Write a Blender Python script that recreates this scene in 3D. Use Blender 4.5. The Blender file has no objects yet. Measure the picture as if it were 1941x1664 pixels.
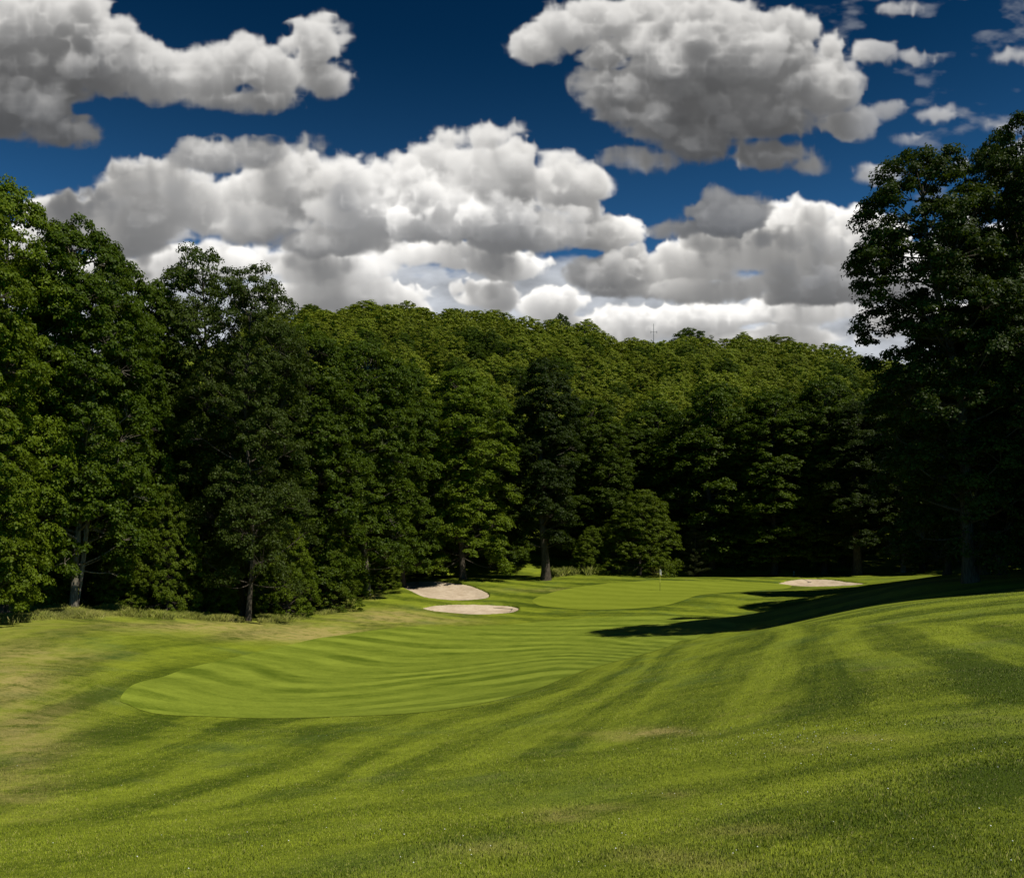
import bpy, math, random
import numpy as np
from mathutils import Vector

# ------------------------------------------------------------------ camera, sky, sun, exposure
SC = bpy.context.scene
COL = SC.collection
F, CX, YH, CZ = 1700.0, 970.5, 1040.0, 6.0          # photo focal length, centre, eye-level row, eye height over the low ground
cam_data = bpy.data.cameras.new("camera"); cam = bpy.data.objects.new("camera", cam_data); COL.objects.link(cam)
cam.location = (0, 0, CZ); cam.rotation_euler = (math.radians(90), 0, 0)
cam_data.sensor_fit = 'HORIZONTAL'; cam_data.sensor_width = 36.0; cam_data.lens = 36.0 * F / 1941.0
cam_data.shift_y = (YH - 832.0) / 1941.0
cam_data.clip_start = 0.1; cam_data.clip_end = 6000
SC.camera = cam
SC.view_settings.view_transform = 'Standard'; SC.view_settings.look = 'None'
SC.view_settings.exposure = EXPOSURE = 0.0; SC.view_settings.gamma = 1.0
SC.cycles.max_bounces = 5; SC.cycles.diffuse_bounces = 2; SC.cycles.glossy_bounces = 1
SC.cycles.transmission_bounces = 2; SC.cycles.transparent_max_bounces = 4
SC.cycles.use_adaptive_sampling = False

SUN_EL = math.radians(56); SUN_AZ = math.radians(-32)      # azimuth measured from +X towards +Y: right and a little behind the camera
SD = Vector((math.cos(SUN_EL) * math.cos(SUN_AZ), math.cos(SUN_EL) * math.sin(SUN_AZ), math.sin(SUN_EL)))
sun_data = bpy.data.lights.new("sun", 'SUN'); sun = bpy.data.objects.new("sun", sun_data); COL.objects.link(sun)
sun_data.energy = 4.9; sun_data.angle = math.radians(0.5); sun_data.color = (1.0, 0.95, 0.84)
sun.rotation_euler = SD.to_track_quat('Z', 'Y').to_euler()


# ------------------------------------------------------------------ sky with cumulus clouds
def sm(x, a, b):
    x = np.clip((x - a) / (b - a), 0, 1); return x * x * (3 - 2 * x)
BLOBS=[
# upper-left cloud
(50,115,180,115,.5,30,.5),(175,75,75,58,.42,18,.5),(215,120,80,70,.5,16,.5),(10,200,150,75,.45,16,.4),(300,150,95,52,.45,18,.5),(400,150,95,56,.45,16,.5),(500,130,90,55,.45,16,.5),(595,90,62,56,.42,18,.6),(615,145,62,42,.45,12,.5),(110,245,95,36,.4,10,.4),(-150,120,170,140,.5,14,.5),(440,185,110,30,.4,12,.4),(440,125,80,42,.47,14,.5),
(410,300,85,34,.3,14,.5),(490,295,75,34,.3,14,.5),(570,280,50,22,.3,10,.5),
(860,262,60,28,.3,12,.5),(930,258,72,34,.3,12,.5),
(1025,88,62,34,.42,12,.5),(1085,55,75,50,.42,14,.5),(1150,35,85,46,.42,12,.5),(1230,22,80,40,.5,10,.5),(1160,105,60,42,.44,12,.5),
(1330,115,140,110,.45,30,.5),(1180,175,100,68,.42,18,.5),(1440,110,120,88,.45,24,.5),(1550,165,85,68,.45,16,.5),(1370,45,95,52,.46,16,.5),(1270,215,130,70,.42,20,.5),(1430,215,140,60,.42,18,.5),(1230,305,115,32,.4,14,.4),(1330,270,110,58,.36,18,.5),(1430,295,110,40,.4,14,.4),(1525,315,45,20,.4,8,.4),(1575,90,30,34,.5,8,.5),
(1650,95,60,24,.5,10,.5),(1725,108,50,18,.5,8,.5),(1600,238,58,34,.5,12,.5),(1690,208,36,18,.5,8,.5),(1770,218,46,20,.5,8,.5),(1735,262,34,13,.5,5,.5),(1705,18,42,15,.5,6,.5),(1660,330,46,24,.5,9,.4),(1930,108,48,20,.5,7,.5),(1900,240,40,16,.5,5,.5),(1820,312,30,14,.5,4,.5),
(1990,300,90,40,.5,8,.5),(2080,120,120,50,.5,8,.5),
# white bank left
(270,355,90,54,.6,24,.4),(350,385,105,56,.58,20,.4),(180,400,95,40,.5,16,.4),(215,445,170,46,.62,18,.35),(75,395,60,26,.6,8,.4),(400,410,70,42,.6,12,.35),(440,375,50,40,.62,10,.4),(265,415,60,30,.5,8,.4),(300,440,70,30,.6,8,.4),(865,500,70,18,.7,8,.3),
# centre bank
(560,365,130,72,.62,26,.35),(640,325,80,42,.66,18,.4),(480,425,110,52,.5,20,.3),(700,400,120,62,.4,24,.3),(790,360,100,66,.5,22,.4),(850,335,90,64,.62,24,.4),(940,350,110,82,.52,30,.35),(1060,355,70,66,.6,20,.4),(860,410,200,56,.32,24,.25),(1000,435,130,54,.45,16,.25),(620,455,150,34,.5,16,.25),(1105,400,32,40,.6,8,.4),
# right bank
(1385,405,82,50,.2,22,.3),(1300,435,60,22,.25,10,.4),(1145,445,85,34,.55,14,.35),(1515,430,85,54,.66,22,.35),(1610,450,110,58,.7,20,.35),(1440,475,160,52,.5,26,.3),(1560,480,120,50,.58,20,.3),(1180,520,130,44,.5,20,.25),(1320,505,120,48,.55,18,.3),(1570,530,170,52,.5,18,.3),(1330,550,220,32,.4,16,.25),(1720,520,120,60,.6,12,.35),(1880,470,130,60,.6,12,.35),
# low rows
(380,500,150,40,.8,16,.3),(600,505,190,42,.76,18,.3),(790,480,130,34,.72,14,.3),(960,500,100,40,.72,16,.3),(640,560,210,34,.86,16,.3),(930,560,80,40,.84,14,.3),(1040,575,80,36,.86,12,.3),(1290,605,200,36,.86,18,.3),(1500,590,160,34,.8,14,.3),(1480,645,200,34,.9,14,.3),(1180,625,130,34,.9,12,.3),(730,590,120,28,.9,10,.3),(200,520,160,40,.8,8,.3),(0,470,140,50,.7,8,.3),(-200,420,150,60,.6,10,.3),(1800,610,200,36,.85,10,.3),
]

def make_clouds(BLOBS,W,Hh,D,px0,py0,step,SIG,SUN,seed=7):
    # cumulus field ray-marched in gnomonic sky coordinates u=x/y, v=z/y; returns opacity, sunlit and ambient light
    rng=np.random.default_rng(seed); h=step; f32=np.float32
    sc=(1/600.)/step
    U=(px0+(np.arange(W)+.5)*h).astype(f32); V=(py0+(np.arange(Hh)+.5)*h).astype(f32); Z=((np.arange(D)+.5)*h).astype(f32)
    shape=(D,Hh,W)
    def up(a):
        for ax in (2,1,0):
            n=shape[ax]; m=a.shape[ax]
            x=np.linspace(0,m-1.001,n); i=x.astype(int); f=(x-i).astype(f32); f=f*f*(3-2*f)
            sh=[1,1,1]; sh[ax]=n; f=f.reshape(sh)
            a=np.take(a,i,axis=ax)*(1-f)+np.take(a,i+1,axis=ax)*f
        return a
    def vn(cell,cy=None):
        cs=(cell*sc,(cy or cell)*sc,cell*sc)
        return up(rng.standard_normal([max(3,int(np.ceil(q/c))+2) for q,c in zip(shape,cs)]).astype(f32))
    F=np.full(shape,-80,f32)
    def ball(cx,cy,cz,rx,ry,rz):
        i0=max(0,int((cx-rx*1.7-px0)/h)); i1=min(W,int((cx+rx*1.7-px0)/h)+1)
        j0=max(0,int((cy-ry*1.7-py0)/h)); j1=min(Hh,int((cy+ry*1.7-py0)/h)+1)
        k0=max(0,int((cz-rz*1.7)/h)); k1=min(D,int((cz+rz*1.7)/h)+1)
        if i0>=i1 or j0>=j1 or k0>=k1: return
        q=np.sqrt(((U[i0:i1]-cx)/rx)[None,None,:]**2+((V[j0:j1]-cy)/ry)[None,:,None]**2+((Z[k0:k1]-cz)/rz)[:,None,None]**2)
        sl=F[k0:k1,j0:j1,i0:i1]; np.maximum(sl,(1-q)*(min(rx,ry)/h/sc),out=sl)   # in units of 1/600
    Dz=D*h
    for (x,y,rx,ry,z,n,flat) in BLOBS:
        cx,cy,ax,ay=(x-970.5)/1700,(1040-y)/1700,rx/1700,ry/1700; cz=z*Dz; az=min(min(ax,ay)*1.1,Dz*.20); m=min(ax,ay)
        ball(cx,cy,cz,ax*.93,ay*.93,az*.93)
        for cnt,sz in ((n,.38),(n*3,.19),(n*8,.10),(n*16,.055)):
            th=rng.uniform(0,2*np.pi,cnt); w=rng.uniform(-1,1,cnt); c=np.sqrt(1-w*w)
            dx,dy,dz=c*np.cos(th),c*np.sin(th),-np.abs(w)
            dyy=np.where(dy<0,dy*flat,dy); rr=.95-sz*.3+rng.uniform(-.12,.10,cnt)
            for a in range(cnt):
                s=sz*rng.uniform(.6,1.35)*(.5 if dy[a]<-.15 else 1)*m
                ball(cx+dx[a]*ax*rr[a],cy+dyy[a]*ay*rr[a],cz+dz[a]*az*rr[a],s*1.3,s,s)
    np.clip(F,-40,40,out=F)
    F+=vn(44)*1.5; F+=vn(22)*1.5+.9
    b=np.abs(vn(13))*2.6; b+=np.abs(vn(7))*1.5; b+=np.abs(vn(4))*.7; b+=np.abs(vn(2))*.25
    hv=np.clip((V-.33)/.10,0,1)[None,:,None]; F-=(b-2.3)*(.95+.40*hv); del b
    soft=2.8+np.abs(vn(70))*5.0+4.5*hv          # some edges crisp, some frayed
    F/=soft; del soft
    dens=np.clip(F,0,1); del F
    dens*=dens*(3-2*dens)
    sig=SIG/sc
    def march(dx,dd,updown=1,dec=1.0,blur=True):
        L=np.zeros(shape,f32); acc=np.zeros((D,W),f32)
        def sh(a,n,axis):
            if n==0: return a
            r=np.zeros_like(a); s=[slice(None)]*2; t=[slice(None)]*2
            s[axis],t[axis]=(slice(n,None),slice(None,-n)) if n>0 else (slice(None,n),slice(-n,None))
            r[tuple(s)]=a[tuple(t)]; return r
        for j in (range(Hh-1,-1,-1) if updown>0 else range(Hh)):
            L[:,j,:]=acc; a=acc+dens[:,j,:]
            for d,ax in ((dx,1),(dd,0)):
                i=int(np.floor(d)); f=d-i
                if d: a=sh(a,i,ax)*(1-f)+sh(a,i+1,ax)*f
            if not blur: acc=a*dec; continue
            a[:,1:-1]=a[:,1:-1]*.40+(a[:,2:]+a[:,:-2])*.30; a[1:-1]=a[1:-1]*.6+(a[2:]+a[:-2])*.20; acc=a
        return L
    L=march(*SUN)*(sig*np.sqrt(1+SUN[0]**2+SUN[1]**2))
    direct=.46*np.exp(-L*.19)+.34*np.exp(-L*.065)+.20*np.exp(-L*.022); L=march(SUN[0],SUN[1],1,1-.13/sc,False)*sig; direct*=.60+.52*np.exp(-L*.36); del L
    L=march(0,0)*sig; amb=.55*np.exp(-L*.07); L=march(0,0,-1)*sig; amb+=.15*np.exp(-L*.1); del L
    T=np.ones((Hh,W),f32); Tf=np.zeros((Hh,W),f32); C=np.zeros((Hh,W,2),f32)
    for k in range(D):
        d=dens[k]*sig; a=1-np.exp(-d*1.4)
        C[...,0]+=T*a*direct[k]; C[...,1]+=T*a*(amb[k]+.30*np.exp(-Tf*.25)); T*=1-a; Tf+=d
    return 1-T,C[...,0],C[...,1],U,V

CQ = 1100; CV0 = .06
cA, cD, cM, cU, cV = make_clouds(BLOBS, int(1.3 * CQ), int(.62 * CQ), int(.13 * CQ), -.65, CV0, 1 / CQ, .40, (.15, -.18))
def fb(shape, q, cx, cy, rng, o=5):
    r = 0; Hh, W = shape
    for k in range(o):
        gx, gy = int(W / q / cx * 2 ** k) + 3, int(Hh / q / cy * 2 ** k) + 3
        a = rng.standard_normal((gy, gx))
        for ax, n in ((0, Hh), (1, W)):
            x = np.linspace(0, a.shape[ax] - 1.001, n); i = x.astype(int); f = x - i; f = f * f * (3 - 2 * f); f = f.reshape((-1, 1) if ax == 0 else (1, -1))
            a = np.take(a, i, axis=ax) * (1 - f) + np.take(a, i + 1, axis=ax) * f
        r = r + a * .5 ** k
    return r
rng_ = np.random.default_rng(3)
cs_ = (1 - .30 * sm(cU, .36, .42)[None, :] * sm(cV, .37, .41)[:, None]).astype(np.float32); cA = cA * cs_; cD = cD * cs_; cM = cM * cs_
g_ = (1 - .40 * sm(cV, .34, .50))[:, None]
n1 = fb(cA.shape, CQ, .07, .03, rng_); n2 = fb(cA.shape, CQ, .055, .022, rng_, 6)
A2 = sm(n1 * .5 + (1 - sm(cV, .27, .36))[:, None] * 2.2 - .85, 0, .9) * (1 - sm(cV, .30, .37))[:, None]
B2 = np.clip(.56 + .12 * n2, .36, .85)
low_ = (1 - .22 * (1 - sm(cV, .20, .34)))[:, None]
ccol = (cD[..., None] ** 1.25 * np.array([1.18, 1.14, 1.07]) + cM[..., None] * np.array([.33, .36, .42]) * .42) * (g_ * low_)[..., None]
ccol = ccol + (1 - cA[..., None]) * A2[..., None] * B2[..., None] * np.array([.92, .97, 1.05])
n3 = fb(cA.shape, CQ, .05, .022, rng_, 6)
A3 = .42 * sm(n3, .55, 1.9) * (sm(cU, .26, .38)[None, :] * sm(cV, .36, .41)[:, None])
ccol = ccol + (1 - cA[..., None]) * A3[..., None] * np.array([.34, .36, .40]); A2 = 1 - (1 - A2) * (1 - A3)
calpha = 1 - (1 - cA) * (1 - A2)
fade = sm(cU, -.65, -.60) * (1 - sm(cU, .60, .65))
fadev = (1 - sm(cV, .64, .67)) * sm(cV, CV0, CV0 + .05)
fd = fade[None, :] * fadev[:, None]
rgba = np.ones(cA.shape + (4,), np.float32)
rgba[..., :3] = ccol / np.maximum(calpha, 1e-3)[..., None]; rgba[..., 3] = calpha * fd
rgba[..., :3] = np.clip(rgba[..., :3], 0, 2)
cimg = bpy.data.images.new("cloud_field", cA.shape[1], cA.shape[0], alpha=True, float_buffer=True)
cimg.colorspace_settings.name = 'Non-Color'; cimg.alpha_mode = 'CHANNEL_PACKED'
cimg.pixels.foreach_set(rgba.ravel()); cimg.update(); cimg.pack()

world = bpy.data.worlds.new("World"); SC.world = world; world.use_nodes = True
nt = world.node_tree; nt.nodes.clear()
def N(nt, t, **kw):
    n = nt.nodes.new(t)
    for k, v in kw.items(): setattr(n, k, v)
    return n
def math_(nt, op, a, b=None, clamp=False):
    n = N(nt, 'ShaderNodeMath', operation=op, use_clamp=clamp)
    for i, v in enumerate((a, b)):
        if v is None: continue
        if isinstance(v, (int, float)): n.inputs[i].default_value = v
        else: nt.links.new(v, n.inputs[i])
    return n.outputs[0]
def mix_(nt, f, a, b, mode='MIX'):
    n = N(nt, 'ShaderNodeMix', data_type='RGBA', blend_type=mode)
    for s, v in ((n.inputs[0], f), (n.inputs[6], a), (n.inputs[7], b)):
        if isinstance(v, (int, float)): s.default_value = v
        elif isinstance(v, tuple): s.default_value = v if len(v) == 4 else v + (1,)
        else: nt.links.new(v, s)
    return n.outputs[2]
sky = N(nt, 'ShaderNodeTexSky', sky_type='NISHITA', sun_disc=False)
sky.sun_elevation = SUN_EL; sky.sun_rotation = math.pi / 2 - SUN_AZ
sky.air_density = 0.9; sky.dust_density = 0.0; sky.ozone_density = 6.0; sky.altitude = 1500
tc = N(nt, 'ShaderNodeTexCoord'); sx = N(nt, 'ShaderNodeSeparateXYZ'); nt.links.new(tc.outputs['Generated'], sx.inputs[0])
ymax = math_(nt, 'MAXIMUM', sx.outputs[1], 0.02)
u = math_(nt, 'DIVIDE', sx.outputs[0], ymax); v = math_(nt, 'DIVIDE', sx.outputs[2], ymax)
uu = math_(nt, 'DIVIDE', math_(nt, 'ADD', u, .65), int(1.3 * CQ) / CQ); vv = math_(nt, 'DIVIDE', math_(nt, 'SUBTRACT', v, CV0), int(.62 * CQ) / CQ)
cb = N(nt, 'ShaderNodeCombineXYZ'); nt.links.new(uu, cb.inputs[0]); nt.links.new(vv, cb.inputs[1])
im = N(nt, 'ShaderNodeTexImage', image=cimg, extension='CLIP', interpolation='Cubic'); nt.links.new(cb.outputs[0], im.inputs[0])
SKY_STRENGTH = 0.05
# polarised deep blue: a gamma on the physical sky, then the clouds over it
gm = N(nt, 'ShaderNodeGamma'); gm.inputs[1].default_value = 2.0; nt.links.new(sky.outputs[0], gm.inputs[0])
skyc = mix_(nt, 1.0, gm.outputs[0], (0.05, 0.28, 0.19), 'MULTIPLY')
el = math_(nt, 'DIVIDE', math_(nt, 'SUBTRACT', .53, sx.outputs[2]), .38, True); el2 = math_(nt, 'MULTIPLY', el, el)
skyc = mix_(nt, el2, skyc, tuple(c / SKY_STRENGTH for c in (.065, .18, .39)), 'ADD')
cl = mix_(nt, 1.0, im.outputs[0], (0.95 / SKY_STRENGTH,) * 3, 'MULTIPLY')
allc = mix_(nt, im.outputs[1], skyc, cl)
bg = N(nt, 'ShaderNodeBackground'); bg.inputs[1].default_value = SKY_STRENGTH
nt.links.new(allc, bg.inputs[0])
wo = N(nt, 'ShaderNodeOutputWorld'); nt.links.new(bg.outputs[0], wo.inputs[0])
world.cycles.sampling_method = 'MANUAL'; world.cycles.sample_map_resolution = 512

# ------------------------------------------------------------------ helpers
def P(px, py, d):
    return np.array([(px - CX) / F * d, d, CZ - (py - YH) / F * d])
def tag(o, label=None, cat=None, group=None, kind=None):
    for k, v in (("label", label), ("category", cat), ("group", group), ("kind", kind)):
        if v: o[k] = v
    return o
def mesh_np(name, verts, faces, mat=None, smooth=False, attrs=None):
    verts = np.asarray(verts, np.float32); faces = np.asarray(faces, np.int32)
    me = bpy.data.meshes.new(name); nf, k = faces.shape
    me.vertices.add(len(verts)); me.vertices.foreach_set("co", verts.ravel())
    me.loops.add(nf * k); me.loops.foreach_set("vertex_index", faces.ravel())
    me.polygons.add(nf); me.polygons.foreach_set("loop_start", np.arange(0, nf * k, k, dtype=np.int32))
    if smooth: me.polygons.foreach_set("use_smooth", np.ones(nf, bool))
    for an, av in (attrs or {}).items():
        a = me.attributes.new(an, 'FLOAT', 'POINT'); a.data.foreach_set("value", np.asarray(av, np.float32).ravel())
    me.update(calc_edges=True); me.validate()
    if mat: me.materials.append(mat)
    return me
def obj(name, me, parent=None, loc=None):
    o = bpy.data.objects.new(name, me); COL.objects.link(o)
    if parent: o.parent = parent
    if loc is not None: o.location = loc
    return o
def tps_fit(pts, vals, lam=0.0):
    pts = np.asarray(pts, float); vals = np.asarray(vals, float); n, k = pts.shape; 
    r = np.linalg.norm(pts[:, None] - pts[None], axis=2); K = np.where(r > 0, r * r * np.log(r + 1e-12), 0) + lam * np.eye(n)
    Q = np.hstack([np.ones((n, 1)), pts]); M = np.zeros((n + 3, n + 3)); M[:n, :n] = K; M[:n, n:] = Q; M[n:, :n] = Q.T
    sol = np.linalg.solve(M, np.concatenate([vals, np.zeros(3)]))
    def f(x, y):
        sh = np.shape(x); x = np.ravel(x); y = np.ravel(y); out = np.zeros(len(x))
        for s in range(0, len(x), 20000):
            X = np.stack([x[s:s + 20000], y[s:s + 20000]], 1); r = np.linalg.norm(X[:, None] - pts[None], axis=2)
            out[s:s + 20000] = np.where(r > 0, r * r * np.log(r + 1e-12), 0) @ sol[:n] + sol[n] + X @ sol[n + 1:]
        return out.reshape(sh)
    return f
def sms(x, a, b):
    t = np.clip((x - a) / (b - a), 0, 1); return t * t * (3 - 2 * t)
def vnoise2(x, y, cell, seed):
    x = np.asarray(x) / cell; y = np.asarray(y) / cell; xi = np.floor(x).astype(np.int64); yi = np.floor(y).astype(np.int64)
    fx = x - xi; fy = y - yi; fx = fx * fx * (3 - 2 * fx); fy = fy * fy * (3 - 2 * fy)
    def h(a, b):
        v = (a * 374761393 + b * 668265263 + seed * 982451653) & 0x7fffffff; v = ((v ^ (v >> 13)) * 1274126177) & 0x7fffffff
        return ((v ^ (v >> 16)) & 0xffff) / 65535.0 * 2 - 1
    return (h(xi, yi) * (1 - fx) + h(xi + 1, yi) * fx) * (1 - fy) + (h(xi, yi + 1) * (1 - fx) + h(xi + 1, yi + 1) * fx) * fy

# ------------------------------------------------------------------ terrain
TC = [  # photo column, photo row, distance: where the ground surface is seen (or lies hidden)
 (-400,1700,6),(-400,1450,14),(-400,1260,34),(-400,1165,56),(-400,1150,80),
 (0,1664,6),(0,1500,10.5),(0,1350,20),(0,1250,34),(0,1180,50),(0,1160,56),(0,1158,66),
 (150,1155,56),(150,1200,43),(150,1290,26),(150,1420,15),
 (300,1664,5.8),(300,1500,11),(300,1358,24),(300,1280,33),(300,1200,48),(300,1165,58),(300,1162,66),
 (470,1178,62),(470,1210,52),(520,1360,26),(520,1290,36),(520,1235,47),(470,1176,75),
 (640,1664,5.4),(640,1500,10.5),(640,1360,25),(640,1280,40),(640,1200,61),(640,1165,72),
 (697,1128,84),(700,1115,95),
 (850,1360,23),(850,1280,40),(850,1200,63),(890,1163,78),(890,1145,81.5),(870,1137,84.5),(850,1100,95),(850,1090,110),
 (970,1664,5.0),(970,1500,9.5),(970,1400,16),(970,1310,32),(970,1240,52),(970,1190,68),(970,1160,79),
 (1030,1100,100),(1030,1150,82),(1030,1088,115),
 (1160,1450,10),(1160,1360,17),(1160,1280,30),(1160,1235,46),(1160,1190,66),(1160,1160,77),(1160,1100,99),(1160,1086,110),
 (1251,1120,91),(1251,1150,79),(1251,1093,104),(1251,1094,112),
 (1300,1664,4.6),(1300,1500,8),(1300,1400,12.5),(1300,1300,20),(1300,1240,32),(1300,1212,46),(1320,1196,58),(1300,1175,68),
 (1360,1130,84),(1360,1094,105),(1360,1100,118),
 (1500,1664,4.4),(1500,1500,7),(1500,1380,10.5),(1500,1280,17),(1500,1215,27),(1500,1183,38),(1500,1195,46),(1480,1178,56),(1490,1150,64),(1500,1165,72),
 (1430,1120,90),(1540,1111,98),(1540,1096,104),(1540,1090,112),(1480,1140,80),
 (1640,1500,6.2),(1640,1350,10.5),(1640,1230,20),(1640,1160,32),(1640,1152,40),(1640,1165,46),(1640,1118,62),(1640,1120,75),(1640,1108,96),
 (1800,1664,4.2),(1800,1450,7),(1800,1300,11.5),(1800,1190,21),(1800,1133,36),(1800,1140,44),(1800,1100,56),(1800,1090,75),(1800,1085,100),
 (1941,1500,6),(1941,1350,9.5),(1941,1220,17),(1941,1122,36),(1941,1125,44),(1941,1090,56),(1941,1070,80),
 (2200,1664,4),(2200,1400,8),(2200,1250,15),(2200,1110,38),(2200,1080,60),(2300,1050,90),
]
tp = np.array([P(*c) for c in TC])
tz = tps_fit(tp[:, :2], tp[:, 2], 0.02)
SKYL = [(-1500,640),(-400,640),(0,640),(500,600),(560,590),(700,583),(800,592),(930,600),(1000,612),(1075,618),(1150,640),(1240,648),(1310,645),(1400,650),(1500,657),(1600,675),(1700,700),(1941,740),(2600,800)]
_sx, _sy = np.array(SKYL, float).T
def Hz(x, y):
    x = np.asarray(x, float); y = np.asarray(y, float)
    xc = np.clip(x, -60, 62); yc = np.clip(y, 2, 118)
    base = tz(xc, yc) + np.clip(-60 - x, 0, 400) * 0.02 + np.clip(x - 62, 0, 400) * 0.05
    base = np.where(y < 2, base + (2 - y) * 0.02, base)
    # wooded hill behind: rises so that its tree tops meet the photographed skyline at 430 m
    yy = np.maximum(y, 1.0); col = CX + x / yy * F
    top = CZ - (np.interp(col, _sx, _sy) - YH) / F * 430.0 - 13.0
    t = np.clip((y - 112) / (430 - 112), 0, 1.25); rise = np.where(t < 1, t ** 0.95, 1 - (t - 1) * .3)
    hill = base + (top - base) * rise + vnoise2(x, y, 45, 3) * 2.0 * np.clip(t * 4, 0, 1)
    far = np.clip((y - 520) / 900, 0, 1)
    z = np.where(y > 112, hill, base)
    z = z * (1 - far) + 20 * far
    side = sms(np.abs(x), 150, 900); z = z + side * 12
    amp = sms(y, 6, 25)
    return z + vnoise2(x, y, 9, 5) * 0.06 * amp + vnoise2(x, y, 4, 6) * 0.02
def hit(px, py, d0, d1, step=0.25):
    d = np.arange(d0, d1, step); x = (px - CX) / F * d; z = CZ - (py - YH) / F * d
    below = z < Hz(x, d)
    i = int(np.argmax(below)) if below.any() else len(d) - 1
    return float(x[i]), float(d[i])
def smooth_poly(pts, n=14):
    pts = np.array(pts, float); m = len(pts); out = []
    for i in range(m):
        p0, p1, p2, p3 = pts[(i - 1) % m], pts[i], pts[(i + 1) % m], pts[(i + 2) % m]
        for k in range(n):
            t = k / n
            out.append(.5 * ((2 * p1) + (-p0 + p2) * t + (2 * p0 - 5 * p1 + 4 * p2 - p3) * t * t + (-p0 + 3 * p1 - 3 * p2 + p3) * t ** 3))
    return np.array(out)
def inside(poly, x, y):
    x = np.asarray(x); y = np.asarray(y); r = np.zeros(x.shape, bool); n = len(poly); j = n - 1
    for i in range(n):
        xi, yi = poly[i]; xj, yj = poly[j]
        c = ((yi > y) != (yj > y)) & (x < (xj - xi) * (y - yi) / (yj - yi + 1e-12) + xi)
        r ^= c; j = i
    return r
def dist_poly(poly, x, y):
    x = np.ravel(x); y = np.ravel(y); best = np.full(len(x), 1e9); n = len(poly)
    for i in range(n):
        a = poly[i]; b = poly[(i + 1) % n]; ab = b - a; L = ab @ ab + 1e-12
        t = np.clip(((x - a[0]) * ab[0] + (y - a[1]) * ab[1]) / L, 0, 1)
        best = np.minimum(best, np.hypot(x - a[0] - t * ab[0], y - a[1] - t * ab[1]))
    return best
FAIRWAY_PX = [(230,1320),(245,1340),(300,1356),(420,1361),(560,1361),(700,1357),(850,1345),(960,1323),(1060,1290),(1140,1262),(1210,1243),(1275,1222),(1330,1205),(1390,1192),(1380,1176),(1300,1170),(1200,1168),(1100,1173),(1000,1181),(880,1187),(773,1189),(644,1204),(540,1224),(463,1242),(360,1266),(280,1290)]
GREEN_PX = [(1012,1136),(1060,1120),(1120,1110),(1200,1103),(1251,1101),(1350,1102),(1430,1104),(1490,1108),(1500,1112),(1480,1117),(1400,1122),(1330,1128),(1290,1140),(1240,1151),(1140,1156),(1060,1153),(1020,1147)]
B1_PX = [(758,1110),(775,1101),(810,1099),(850,1102),(890,1108),(918,1119),(927,1127),(918,1134),(878,1137),(832,1135),(795,1127)]
B2_PX = [(802,1152),(820,1146),(862,1143.5),(926,1144),(965,1146.5),(984,1152),(970,1160),(925,1163.5),(872,1162),(827,1158)]
B3_PX = [(1474,1104.5),(1500,1098),(1530,1095.5),(1570,1096.5),(1605,1101),(1640,1104),(1625,1108),(1575,1110.5),(1530,1111),(1500,1109)]
B4_PX = [(1083,1072),(1090,1068),(1100,1068),(1108,1072),(1112,1078),(1100,1080),(1088,1079)]
def world_poly(pxs, d0, d1, step=.25): return np.array([hit(px, py, d0, d1, step) for px, py in pxs])
fair_w = smooth_poly(world_poly(FAIRWAY_PX, 18, 90), 12)
green_w = smooth_poly(world_poly(GREEN_PX, 72, 112), 12)
bunk_w = [smooth_poly(world_poly(B1_PX, 80, 112, .1), 12), smooth_poly(world_poly(B2_PX, 72, 90, .1), 12), smooth_poly(world_poly(B3_PX, 88, 118, .1), 12)]

# mowing lines: phase grows by one per pass; traced on the slope once, then stored on the turf
DARK = {0: [(1547,1345),(1547,1288),(1547,1210)], 1: [(1180,1480),(1287,1367),(1359,1302),(1392,1244),(1442,1206)],
 2: [(960,1510),(1069,1413),(1141,1359),(1213,1294),(1262,1244)], 3: [(690,1500),(798,1451),(888,1410),(960,1374),(1069,1330),(1141,1294),(1200,1262)],
 4: [(400,1545),(523,1501),(631,1472),(708,1425),(816,1376),(960,1330),(1080,1290)], 5: [(120,1560),(260,1523),(360,1490),(541,1436),(620,1395),(760,1362)],
 6: [(60,1500),(200,1470),(330,1425),(420,1390)], 7: [(40,1440),(160,1400),(300,1370)], 8: [(20,1380),(130,1340),(220,1300),(330,1265)], 9: [(30,1310),(130,1270),(260,1230),(380,1215)], 10: [(60,1215),(150,1195),(280,1185)], -1: [(1941,1290),(1800,1250),(1690,1200),(1640,1160)], -2: [(1941,1210),(1850,1180),(1800,1150)]}
pa = []; va = []
for k, l in DARK.items():
    for p in l: pa.append((p[0] / 100, p[1] / 60)); va.append(k)
phA_f = tps_fit(pa, va, 0.05)
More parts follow.
